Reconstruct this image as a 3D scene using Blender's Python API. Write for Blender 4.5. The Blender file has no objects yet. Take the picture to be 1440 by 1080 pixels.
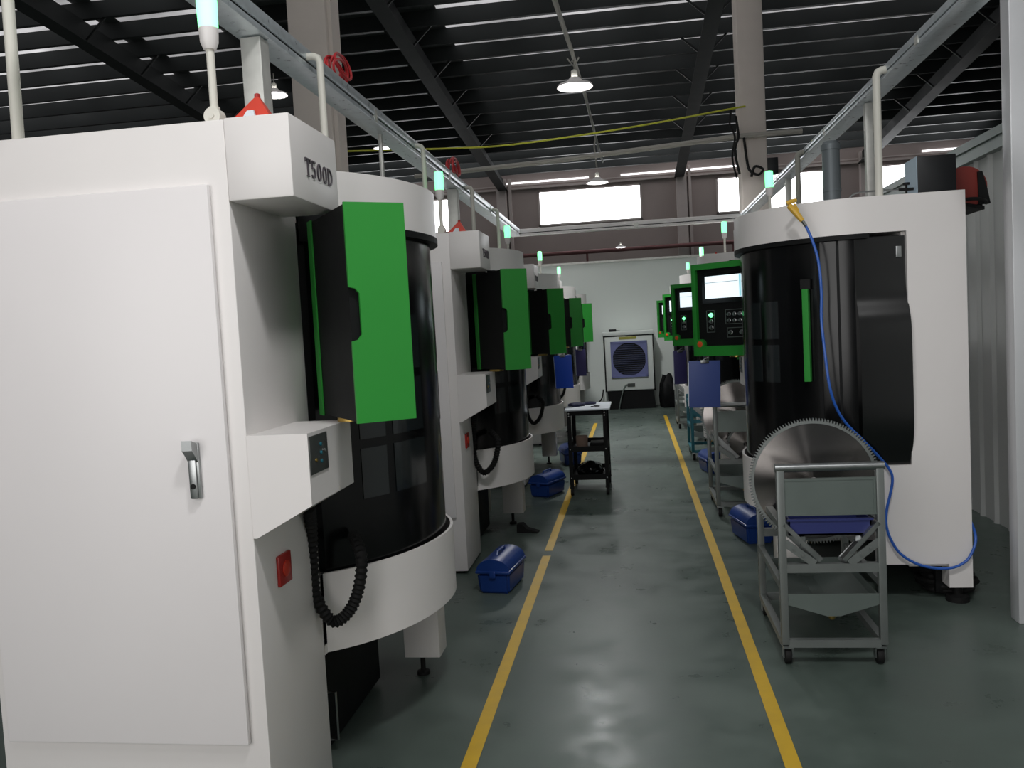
import bpy, bmesh, math, random
from mathutils import Vector, Matrix
random.seed(7)
sc = bpy.context.scene
COL = sc.collection
PI = math.pi

# ------------------------------------------------------------------ materials
def lin(c):
    out = []
    for v in c:
        v /= 255.0
        out.append(v / 12.92 if v <= .04045 else ((v + .055) / 1.055) ** 2.4)
    return out

def mat(name, rgb, rough=.5, metal=0., noise=0., nscale=6., bump=0., bscale=40., spec=.5, coat=0.):
    m = bpy.data.materials.new(name); m.use_nodes = True
    nt = m.node_tree; b = nt.nodes['Principled BSDF']
    c = lin(rgb) + [1]
    b.inputs['Base Color'].default_value = c
    b.inputs['Roughness'].default_value = rough
    b.inputs['Metallic'].default_value = metal
    b.inputs['Specular IOR Level'].default_value = spec
    b.inputs['Coat Weight'].default_value = coat
    if noise or bump:
        tc = nt.nodes.new('ShaderNodeTexCoord')
    if noise:
        n = nt.nodes.new('ShaderNodeTexNoise'); n.inputs['Scale'].default_value = nscale; n.inputs['Detail'].default_value = 6
        nt.links.new(tc.outputs['Object'], n.inputs['Vector'])
        r = nt.nodes.new('ShaderNodeMixRGB'); r.blend_type = 'MIX'
        r.inputs['Color1'].default_value = [x * (1 - noise) for x in c[:3]] + [1]
        r.inputs['Color2'].default_value = [min(1, x * (1 + noise)) for x in c[:3]] + [1]
        nt.links.new(n.outputs['Fac'], r.inputs['Fac'])
        nt.links.new(r.outputs['Color'], b.inputs['Base Color'])
        mr = nt.nodes.new('ShaderNodeMapRange')
        mr.inputs['To Min'].default_value = max(.02, rough - .08); mr.inputs['To Max'].default_value = min(1, rough + .08)
        nt.links.new(n.outputs['Fac'], mr.inputs['Value']); nt.links.new(mr.outputs['Result'], b.inputs['Roughness'])
    if bump:
        n2 = nt.nodes.new('ShaderNodeTexNoise'); n2.inputs['Scale'].default_value = bscale; n2.inputs['Detail'].default_value = 4
        nt.links.new(tc.outputs['Object'], n2.inputs['Vector'])
        bp = nt.nodes.new('ShaderNodeBump'); bp.inputs['Strength'].default_value = bump; bp.inputs['Distance'].default_value = .01
        nt.links.new(n2.outputs['Fac'], bp.inputs['Height']); nt.links.new(bp.outputs['Normal'], b.inputs['Normal'])
    return m

def emit(name, rgb, strength, base=(200, 200, 200)):
    m = bpy.data.materials.new(name); m.use_nodes = True
    b = m.node_tree.nodes['Principled BSDF']
    b.inputs['Base Color'].default_value = lin(base) + [1]
    b.inputs['Emission Color'].default_value = lin(rgb) + [1]
    b.inputs['Emission Strength'].default_value = strength
    return m

M = {}
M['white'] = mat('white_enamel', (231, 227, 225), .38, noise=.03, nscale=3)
M['door'] = mat('door_enamel', (233, 229, 229), .4, noise=.03, nscale=2)
M['black'] = mat('black_enamel', (10, 11, 12), .17, noise=.2, nscale=4, spec=.3)
M['matte_black'] = mat('matte_black', (17, 18, 19), .6, noise=.2, spec=.2)
M['rubber'] = mat('black_rubber', (20, 20, 20), .7, spec=.3)
M['green'] = mat('green_enamel', (40, 142, 50), .42, noise=.05, nscale=5)
M['glass'] = mat('dark_glass', (30, 35, 36), .12, spec=.6)
M['steel'] = mat('brushed_steel', (165, 168, 168), .35, 1., noise=.12, nscale=30)
M['chrome'] = mat('chrome', (190, 190, 190), .2, 1.)
M['galv'] = mat('galvanised_steel', (196, 204, 208), .3, .5, noise=.22, nscale=25)
M['galv_post'] = mat('galvanised_post', (205, 205, 200), .5, .5, noise=.2, nscale=18)
M['frame'] = mat('grey_frame_paint', (118, 123, 121), .4, .4, noise=.12, nscale=14)
M['sheet'] = mat('grey_sheet', (120, 130, 126), .38, .55, noise=.1, nscale=5)
M['pvc'] = mat('white_pvc', (214, 212, 202), .45)
M['red'] = mat('red_plastic', (200, 58, 38), .42, noise=.08)
M['darkred'] = mat('dark_red_plastic', (165, 35, 30), .4)
M['reel_red'] = mat('dull_red', (122, 40, 32), .5)
M['louvre'] = mat('dark_blue_louvre', (70, 74, 100), .35)
M['navy_plastic'] = mat('navy_plastic', (40, 48, 104), .45)
M['cover'] = mat('glossy_black_cover', (11, 12, 13), .2, spec=.6)
M['orange'] = mat('orange_red_button', (225, 90, 40), .35)
M['yellow'] = mat('yellow_plastic', (214, 170, 60), .4)
M['blue'] = mat('blue_plastic', (24, 58, 128), .35, noise=.08)
M['hose_blue'] = mat('blue_hose', (36, 92, 185), .35)
M['board_blue'] = mat('blue_clipboard', (66, 84, 146), .5)
M['board_bright'] = mat('bright_blue_board', (30, 75, 185), .45)
M['board_violet'] = mat('violet_board', (62, 58, 110), .5)
M['paper'] = mat('paper', (215, 222, 228), .8)
M['teal'] = mat('teal_paint', (30, 105, 120), .45, noise=.1)
M['label'] = mat('label_grey', (60, 64, 62), .3)
M['screen'] = emit('screen_light', (225, 242, 250), 1.1)
M['screen_teal'] = emit('screen_teal_light', (120, 205, 220), .9)
M['signal'] = emit('green_signal_light', (105, 255, 155), 2.2)
M['lamp_glow'] = emit('lamp_glow', (255, 255, 255), 9.0)
M['window'] = emit('window_daylight', (250, 252, 255), 6.0)
M['slot'] = emit('eave_daylight', (250, 252, 255), 2.0)
M['concrete'] = mat('concrete_column', (200, 192, 184), .85, noise=.08, nscale=3, bump=.1)
M['farwall'] = mat('far_wall_plaster', (160, 148, 144), .9, noise=.08, nscale=1.2)
M['farwall_lt'] = mat('far_wall_band', (188, 178, 174), .9, noise=.05)
M['partition'] = mat('partition_panel', (220, 227, 222), .7, noise=.05, nscale=.8)
M['rwall'] = mat('white_panel', (206, 208, 206), .6, noise=.05, nscale=1)
M['dark_steel'] = mat('dark_roof_steel', (34, 37, 37), .6, .2, noise=.25, nscale=2)
M['purlin'] = mat('purlin_steel', (44, 48, 48), .5, .35, noise=.25, nscale=1.5)
M['roof'] = mat('roof_sheet', (70, 73, 73), .6, .2, noise=.3, nscale=.6)
M['redpipe'] = mat('red_brown_pipe', (110, 70, 70), .6)
M['conduit'] = mat('grey_conduit', (150, 148, 140), .6)
M['yellow_cable'] = mat('yellow_cable', (176, 178, 40), .5)
M['red_cable'] = mat('red_cable', (190, 45, 50), .5)
M['dark_box'] = mat('dark_blue_grey_box', (13, 16, 20), .5, noise=.1)
M['pale_blue'] = mat('pale_blue_sheet', (170, 190, 205), .5)
M['duct'] = mat('grey_duct', (120, 128, 132), .5, .3, noise=.1)
M['cooler'] = mat('cooler_white', (206, 212, 208), .5, noise=.03)
M['lavender'] = mat('lavender_grille', (104, 110, 156), .5)
M['olive'] = mat('olive_label', (150, 148, 60), .5)
M['mark'] = mat('yellow_floor_paint', (196, 158, 24), .5, noise=.2, nscale=9)
M['tan'] = mat('tan_cloth', (125, 105, 92), .9)
M['navy'] = mat('navy_cloth', (36, 40, 70), .9)
M['brass'] = mat('brass', (190, 160, 90), .3, 1.)
M['letter'] = mat('nameplate_metal', (84, 78, 84), .35, .6)
M['pillar'] = mat('pale_steel_column', (220, 221, 224), .4, .35, noise=.06, nscale=2)

# white gear tooth rim / anisotropic turned face
def disc_mat():
    m = mat('turned_steel', (150, 145, 142), .3, 1.)
    nt = m.node_tree; b = nt.nodes['Principled BSDF']
    b.inputs['Anisotropic'].default_value = 1.0; b.inputs['Anisotropic Rotation'].default_value = .25; b.inputs['Roughness'].default_value = .16
    t = nt.nodes.new('ShaderNodeTangent'); t.direction_type = 'RADIAL'; t.axis = 'Z'
    nt.links.new(t.outputs['Tangent'], b.inputs['Tangent'])
    return m
M['disc'] = disc_mat()

def floor_mat():
    m = mat('green_grey_epoxy', (99, 110, 105), .3)
    nt = m.node_tree; b = nt.nodes['Principled BSDF']
    tc = nt.nodes.new('ShaderNodeTexCoord')
    n1 = nt.nodes.new('ShaderNodeTexNoise'); n1.inputs['Scale'].default_value = .8; n1.inputs['Detail'].default_value = 5; n1.inputs['Roughness'].default_value = .5
    n2 = nt.nodes.new('ShaderNodeTexNoise'); n2.inputs['Scale'].default_value = 3.2; n2.inputs['Detail'].default_value = 9; n2.inputs['Roughness'].default_value = .66
    for n in (n1, n2): nt.links.new(tc.outputs['Object'], n.inputs['Vector'])
    r = nt.nodes.new('ShaderNodeValToRGB')
    r.color_ramp.elements[0].position = .3; r.color_ramp.elements[0].color = lin((70, 82, 76)) + [1]
    r.color_ramp.elements[1].position = .7; r.color_ramp.elements[1].color = lin((92, 103, 97)) + [1]
    nt.links.new(n1.outputs['Fac'], r.inputs['Fac'])
    mx = nt.nodes.new('ShaderNodeMixRGB'); mx.blend_type = 'OVERLAY'; mx.inputs['Fac'].default_value = .34
    nt.links.new(r.outputs['Color'], mx.inputs['Color1']); nt.links.new(n2.outputs['Fac'], mx.inputs['Color2'])
    nt.links.new(mx.outputs['Color'], b.inputs['Base Color'])
    mr = nt.nodes.new('ShaderNodeMapRange'); mr.inputs['From Min'].default_value = .3; mr.inputs['From Max'].default_value = .7; mr.inputs['To Min'].default_value = .22; mr.inputs['To Max'].default_value = .5; b.inputs['Specular IOR Level'].default_value = .2
    nt.links.new(n2.outputs['Fac'], mr.inputs['Value']); nt.links.new(mr.outputs['Result'], b.inputs['Roughness'])
    bp = nt.nodes.new('ShaderNodeBump'); bp.inputs['Strength'].default_value = .06; bp.inputs['Distance'].default_value = .01
    nt.links.new(n2.outputs['Fac'], bp.inputs['Height']); nt.links.new(bp.outputs['Normal'], b.inputs['Normal'])
    return m
M['floor'] = floor_mat()

def skylight_mat(name, strength):
    m = emit(name, (236, 234, 236), strength)
    nt = m.node_tree; b = nt.nodes['Principled BSDF']
    tc = nt.nodes.new('ShaderNodeTexCoord')
    n = nt.nodes.new('ShaderNodeTexNoise'); n.inputs['Scale'].default_value = .55; n.inputs['Detail'].default_value = 5
    nt.links.new(tc.outputs['Object'], n.inputs['Vector'])
    mr = nt.nodes.new('ShaderNodeMapRange'); mr.inputs['From Min'].default_value = .3; mr.inputs['From Max'].default_value = .7
    mr.inputs['To Min'].default_value = strength * .35; mr.inputs['To Max'].default_value = strength * 1.3
    nt.links.new(n.outputs['Fac'], mr.inputs['Value']); nt.links.new(mr.outputs['Result'], b.inputs['Emission Strength'])
    return m
M['sky_a'] = skylight_mat('skylight_sheet_bright', .75)
M['sky_b'] = skylight_mat('skylight_sheet_dim', .55)  # weaker glow than the bright sheet

M['fill_near'] = skylight_mat('roof_fill_near_glow', 1.15)  # glow of the added sheet above the frame
M['fill_far'] = skylight_mat('roof_fill_far_glow', 1.7)  # glow of the added sheet near the far wall

# ------------------------------------------------------------------ mesh helpers
class MB:
    def __init__(self): self.bm = bmesh.new()
    def box(self, x0, x1, y0, y1, z0, z1, bev=0., seg=2):
        vs = [self.bm.verts.new(p) for p in ((x0, y0, z0), (x1, y0, z0), (x1, y1, z0), (x0, y1, z0), (x0, y0, z1), (x1, y0, z1), (x1, y1, z1), (x0, y1, z1))]
        fs = [self.bm.faces.new([vs[i] for i in f]) for f in ((3, 2, 1, 0), (4, 5, 6, 7), (0, 1, 5, 4), (1, 2, 6, 5), (2, 3, 7, 6), (3, 0, 4, 7))]
        if bev:
            es = list({e for f in fs for e in f.edges})
            bmesh.ops.bevel(self.bm, geom=es, offset=bev, segments=seg, affect='EDGES', profile=.5)
        return self
    def prism(self, pts, a0, a1, axis='z'):
        """polygon pts extruded along axis from a0 to a1. axis z: pts=(x,y); y: pts=(x,z); x: pts=(y,z)"""
        def mk(p, a):
            return {'z': (p[0], p[1], a), 'y': (p[0], a, p[1]), 'x': (a, p[0], p[1])}[axis]
        lo = [self.bm.verts.new(mk(p, a0)) for p in pts]; hi = [self.bm.verts.new(mk(p, a1)) for p in pts]
        n = len(pts)
        self.bm.faces.new(lo); self.bm.faces.new(hi)
        for i in range(n):
            self.bm.faces.new((lo[i], lo[(i + 1) % n], hi[(i + 1) % n], hi[i]))
        return self
    def ribbon(self, outer, inner, z0, z1):
        """closed wall strip between two matching open xy polylines"""
        rows = []
        for o, i in zip(outer, inner):
            rows.append([self.bm.verts.new((o[0], o[1], z0)), self.bm.verts.new((o[0], o[1], z1)), self.bm.verts.new((i[0], i[1], z1)), self.bm.verts.new((i[0], i[1], z0))])
        for a, b in zip(rows, rows[1:]):
            for k in range(4): self.bm.faces.new((a[k], a[(k + 1) % 4], b[(k + 1) % 4], b[k]))
        self.bm.faces.new(rows[0]); self.bm.faces.new(rows[-1])
        return self
    def lathe(self, prof, origin=(0, 0, 0), axis='z', seg=32, cap=True):
        """prof = [(radius, along)]"""
        O = Vector(origin); rings = []
        for r, a in prof:
            ring = []
            for k in range(seg):
                t = 2 * PI * k / seg; c, s = r * math.cos(t), r * math.sin(t)
                p = {'z': (c, s, a), 'y': (c, a, s), 'x': (a, c, s)}[axis]
                ring.append(self.bm.verts.new(O + Vector(p)))
            rings.append(ring)
        for a, b in zip(rings, rings[1:]):
            for k in range(seg): self.bm.faces.new((a[k], a[(k + 1) % seg], b[(k + 1) % seg], b[k]))
        if cap:
            if prof[0][0] > 1e-6: self.bm.faces.new(rings[0])
            if prof[-1][0] > 1e-6: self.bm.faces.new(rings[-1])
        return self
    def tube(self, pts, r, seg=10, rad=None, smooth=0):
        P = [Vector(p) for p in pts]
        if smooth:
            Q = []
            n = len(P)
            for i in range(n - 1):
                p0 = P[max(i - 1, 0)]; p1 = P[i]; p2 = P[i + 1]; p3 = P[min(i + 2, n - 1)]
                for k in range(smooth):
                    t = k / smooth
                    Q.append(.5 * ((2 * p1) + (p2 - p0) * t + (2 * p0 - 5 * p1 + 4 * p2 - p3) * t * t + (3 * p1 - p0 - 3 * p2 + p3) * t ** 3))
            Q.append(P[-1]); P = Q
        rings = []; up = None
        for i, p in enumerate(P):
            d = (P[min(i + 1, len(P) - 1)] - P[max(i - 1, 0)]).normalized()
            if up is None:
                up = Vector((0, 0, 1)) if abs(d.z) < .9 else Vector((1, 0, 0))
            s = d.cross(up).normalized(); up = s.cross(d).normalized()
            rr = rad(i) if rad else r
            rings.append([self.bm.verts.new(p + rr * (math.cos(2 * PI * k / seg) * s + math.sin(2 * PI * k / seg) * up)) for k in range(seg)])
        for a, b in zip(rings, rings[1:]):
            for k in range(seg): self.bm.faces.new((a[k], a[(k + 1) % seg], b[(k + 1) % seg], b[k]))
        self.bm.faces.new(rings[0]); self.bm.faces.new(rings[-1])
        return self
    def bar(self, p, q, w, h):
        """rectangular bar from p to q, width w (sideways), height h"""
        p, q = Vector(p), Vector(q); d = (q - p).normalized()
        up = Vector((0, 0, 1)) if abs(d.z) < .95 else Vector((0, 1, 0))
        s = d.cross(up).normalized() * w / 2; u = s.cross(d).normalized() * h / 2
        a = [self.bm.verts.new(p + k) for k in (-s - u, s - u, s + u, -s + u)]
        b = [self.bm.verts.new(q + k) for k in (-s - u, s - u, s + u, -s + u)]
        self.bm.faces.new(a); self.bm.faces.new(b)
        for k in range(4): self.bm.faces.new((a[k], a[(k + 1) % 4], b[(k + 1) % 4], b[k]))
        return self
    def build(self, name, m, parent=None, smooth=35):
        bm = self.bm
        bmesh.ops.recalc_face_normals(bm, faces=bm.faces[:])
        me = bpy.data.meshes.new(name); 
        for f in bm.faces: f.smooth = bool(smooth)
        if smooth:
            lim = math.radians(smooth)
            for e in bm.edges:
                if len(e.link_faces) == 2 and e.calc_face_angle(0) > lim: e.smooth = False
        bm.to_mesh(me); bm.free()
        me.materials.append(m)
        o = bpy.data.objects.new(name, me); COL.objects.link(o)
        if parent is not None: o.parent = parent
        return o

def tag(o, label=None, cat=None, group=None, kind=None):
    if label: o['label'] = label
    if cat: o['category'] = cat
    if group: o['group'] = group
    if kind: o['kind'] = kind
    return o
def empty(name, loc=(0, 0, 0), rz=0., label=None, cat=None, group=None):
    o = bpy.data.objects.new(name, None); COL.objects.link(o); o.location = loc; o.rotation_euler = (0, 0, rz)
    o.empty_display_size = .1
    return tag(o, label, cat, group)
def copy_tree(o, parent=None):
    c = o.copy(); COL.objects.link(c); c.parent = parent
    for ch in list(o.children): copy_tree(ch, c)
    return c
def struct(name, mb, m, smooth=35):
    return tag(mb.build(name, m, None, smooth), kind='structure')

# ------------------------------------------------------------------ the setting
struct('floor', MB().box(-26, 24, -9, 42, -.1, 0), M['floor'])
for (x, y0, y1) in ((-.672, -2, 5.93), (-.672, 6.07, 14.2), (.498, -2, 15.0)):
    struct('floor_marking', MB().box(x - .029, x + .029, y0, y1, 0, .002), M['mark'])

A, SL = 10.02, .078
def rz(y): return 1.6 + A - SL * y          # underside plane of the purlins' top
YF = 38.
# roof sheet, corrugated along the slope
def roofsheet(x0, x1, y0, y1, dz, m, name):
    b = MB(); n = max(2, int((x1 - x0) / .25)); rows = []
    for i in range(n + 1):
        x = x0 + (x1 - x0) * i / n; h = .035 if i % 2 else 0
        rows.append([b.bm.verts.new((x, y0, rz(y0) + dz + h)), b.bm.verts.new((x, y1, rz(y1) + dz + h)), b.bm.verts.new((x, y1, rz(y1) + dz + h + .02)), b.bm.verts.new((x, y0, rz(y0) + dz + h + .02))])
    for p, q in zip(rows, rows[1:]):
        for k in range(4): b.bm.faces.new((p[k], p[(k + 1) % 4], q[(k + 1) % 4], q[k]))
    b.bm.faces.new(rows[0]); b.bm.faces.new(rows[-1])
    return struct(name, b, m, 0)
roofsheet(-30, 24, 2, YF + .2, .06, M['roof'], 'ceiling')
roofsheet(-28, -13.2, 12, 36, .03, M['sky_a'], 'skylight_1')
roofsheet(-12.6, -10.4, 12, 30, .03, M['sky_b'], 'skylight_2')
roofsheet(-4.6, 9.0, 17, 33, .03, M['sky_b'], 'skylight_3')
roofsheet(-7, 1.5, 4, 16.6, .03, M['fill_near'], 'roof_fill_near')  # unseen glowing sheet added above the frame to light columns and floor
roofsheet(-14, 14, 34, 37.6, .03, M['fill_far'], 'roof_fill_far')  # glowing sheet added out of sight behind the purlins to brighten the far wall
PD = .40
k = 0
y = 9.2
while y < YF:
    b = MB(); z = rz(y)
    b.prism([(y - .04, z), (y - .04, z - PD), (y + .09, z - PD), (y + .09, z - PD + .03), (y - .02, z - PD + .03), (y - .02, z)], -28, 23, 'x')
    struct('purlin', b, M['purlin']); y += 1.157
for x in (-12.9, -5.38, 2.27, 9.8):
    b = MB(); y0, y1 = 7, YF - .2
    b.prism([(y0, rz(y0) - PD - .002), (y1, rz(y1) - PD - .002), (y1, rz(y1) - PD - .45), (y0, rz(y0) - PD - .62)], x - .05, x + .05, 'x')
    b.prism([(y0, rz(y0) - PD - .62), (y1, rz(y1) - PD - .45), (y1, rz(y1) - PD - .48), (y0, rz(y0) - PD - .65)], x - .2, x + .2, 'x')
    yy = 9.2 + 1.157
    while yy < 33:
        for s in (-1, 1):
            b.bar((x + s * .06, yy + .03, rz(yy) - PD - .5), (x + s * .65, yy + .03, rz(yy) - PD + .05), .05, .05)
        yy += 1.157 * 2
    struct('rafter', b, M['dark_steel'])
# far wall with real openings: bottom band, top band, piers
wins = [(-12.0, -7.5), (-3.82, .63), (3.87, 8.3), (10.3, 14.8)]
b = MB(); b.box(-28, 23, YF, YF + .3, 0, 6.22)
b.box(-28, 23, YF, YF + .3, 7.66, 8.62)
xs = [-28] + [v for w in wins for v in w] + [23]
for i in range(0, len(xs), 2): b.box(xs[i], xs[i + 1], YF, YF + .3, 6.22, 7.66)
struct('wall_far', b, M['farwall'])
for i, (a, c) in enumerate(wins):
    w = struct('window_%d' % (i + 1), MB().box(a, c, YF + .12, YF + .16, 6.22, 7.66), M['window'])
    f = MB()
    for (p, q, r_, s_) in ((a, c, 6.16, 6.24), (a, c, 7.64, 7.70)): f.box(p - .05, q + .05, YF - .06, YF, r_, s_)
    for xx in (a, c): f.box(xx - .05, xx + .03, YF - .06, YF, 6.16, 7.70)
    fr = f.build('window_frame', M['farwall_lt'], w)
struct('trim_1', MB().box(-14, 16, YF - .12, YF, 7.84, 7.92), M['farwall_lt'])
struct('trim_2', MB().box(-13.5, 15, YF - .02, YF, 8.0, 8.06), M['farwall_lt'])
for i, (a, c) in enumerate(((-5.3, -1.6), (-.2, 5.6), (12.2, 16))):
    struct('window_%d' % (i + 5), MB().box(a, c, YF - .04, YF - .02, 8.10, 8.17), M['slot'])
for x in (-12.9, -5.45, 2.35, 9.9):
    b = MB(); b.box(x - .22, x + .22, YF - .35, YF, 0, 8.3); b.box(x + .3, x + .42, YF - .25, YF, 0, 8.3)
    struct('wall_pier', b, M['farwall_lt'])
b = MB(); b.tube([(-20, YF - .5, 4.88), (20, YF - .5, 4.88)], .09); b.tube([(-1.8, YF - .5, 4.88), (-1.8, YF - .5, 0)], .05); b.tube([(4.4, YF - .5, 4.88), (4.4, YF - .5, 0)], .05)
tag(b.build('fire_main', M['redpipe']), 'long red-brown pipe running along the far wall below the windows', 'pipe')
# pale partition across the end of the aisle
YP = 17.1
struct('wall_end', MB().box(-9, 2.6, YP, YP + .1, 0, 2.86), M['partition'])
struct('trim_3', MB().box(-9, 2.6, YP - .03, YP + .13, 2.86, 2.9), M['galv_post'])
# ribbed white wall beyond the right machines
b = MB(); yy = 4.95; pts = []
while yy < YP - .06:
    pts += [(2.60, yy), (2.60, yy + .16), (2.575, yy + .18), (2.575, yy + .2), (2.60, yy + .22)]; yy += .25
pts = [(x, y) for x, y in pts]; pts += [(2.66, pts[-1][1]), (2.66, 4.95)]
b.prism(pts, 0, 2.68)
struct('wall_right', b, M['rwall'], 0)
struct('shade_wall', MB().box(3.0, 3.1, -7, 4.9, 0, 6), M['rwall'])  # unseen wall added to keep ambient light off the right side
b = MB(); b.box(2.54, 2.70, 4.95, YP - .02, 2.68, 2.74); b.box(2.56, 2.68, 4.95, YP - .02, 2.78, 2.84); b.box(2.58, 2.66, 4.95, YP - .02, 2.74, 2.78)
struct('trim_4', b, M['sheet'])
# columns
b = MB(); b.box(-4.27, -3.75, 10.9, 11.4, 0, rz(11) - .5, .02); b.box(-3.76, -3.7, 10.98, 11.3, 0, rz(11) - .6)
struct('column_left', b, M['concrete'])
struct('column_middle', MB().box(1.72, 2.10, 13.3, 13.75, 0, rz(13.5) - .5, .02), M['concrete'])
b = MB(); b.box(1.853, 2.25, 4.5, 4.60, 0, 8.5, .006)
struct('column_right', b, M['pillar'])

# ------------------------------------------------------------------ gear machine prototype (local: x out to the aisle, y along the row)
UC, VC, RA, BN, BF = -.29, 1.19, .62, .75, .62
BK = -.775
def curve(d=0., n=44, th1=90.):
    a = RA + d
    t0 = -math.acos(min(1, .29 / a)); t1 = math.radians(th1); out = []
    for i in range(n + 1):
        t = t0 + (t1 - t0) * i / n
        out.append((UC + a * math.cos(t), VC + ((BN if t < 0 else BF) + d) * math.sin(t)))
    return out
def footprint(d=0., back=BK, v0=.5):
    c = curve(d)
    return [(back, v0), (0, v0)] + c + [(back, c[-1][1])]

def letters(b, s, x, y0, z0, h):
    """embossed roman lettering in the local y-z plane at x, extruded a little; simple thick and thin strokes"""
    w = h * .78; t = .004
    def rect(u0, u1, v0, v1): b.box(x, x + t, y0 + u0 * w, y0 + u1 * w, z0 + v0 * h, z0 + v1 * h)
    def ring(cu, cv, ru, rv, a0, a1, thick, thin, n=20):
        o = []; i_ = []
        for k in range(n + 1):
            a = math.radians(a0 + (a1 - a0) * k / n); th = thin + (thick - thin) * abs(math.cos(a))
            o.append((cu + ru * math.cos(a), cv + rv * math.sin(a))); i_.append((cu + (ru - th) * math.cos(a), cv + (rv - min(th, .1)) * math.sin(a)))
        rows = []
        for p, q in zip(o, i_):
            rows.append([b.bm.verts.new((xx, y0 + r[0] * w, z0 + r[1] * h)) for xx, r in ((x, p), (x + t, p), (x + t, q), (x, q))])
        for p, q in zip(rows, rows[1:]):
            for k in range(4): b.bm.faces.new((p[k], p[(k + 1) % 4], q[(k + 1) % 4], q[k]))
        b.bm.faces.new(rows[0]); b.bm.faces.new(rows[-1])
    if s == 'T': rect(.02, .98, .93, 1); rect(.40, .60, 0, .93); rect(.28, .72, 0, .05); rect(.02, .07, .76, .93); rect(.93, .98, .76, .93)
    if s == '5': rect(.22, .85, .9, 1); rect(.2, .28, .5, .92); ring(.42, .32, .42, .32, 125, -150, .18, .07)
    if s == '0': ring(.5, .5, .4, .5, 0, 360, .18, .06, 28)
    if s == 'D': rect(.08, .26, 0, 1); rect(0, .4, 0, .05); rect(0, .4, .95, 1); ring(.3, .5, .66, .5, -90, 90, .19, .06)

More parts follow.
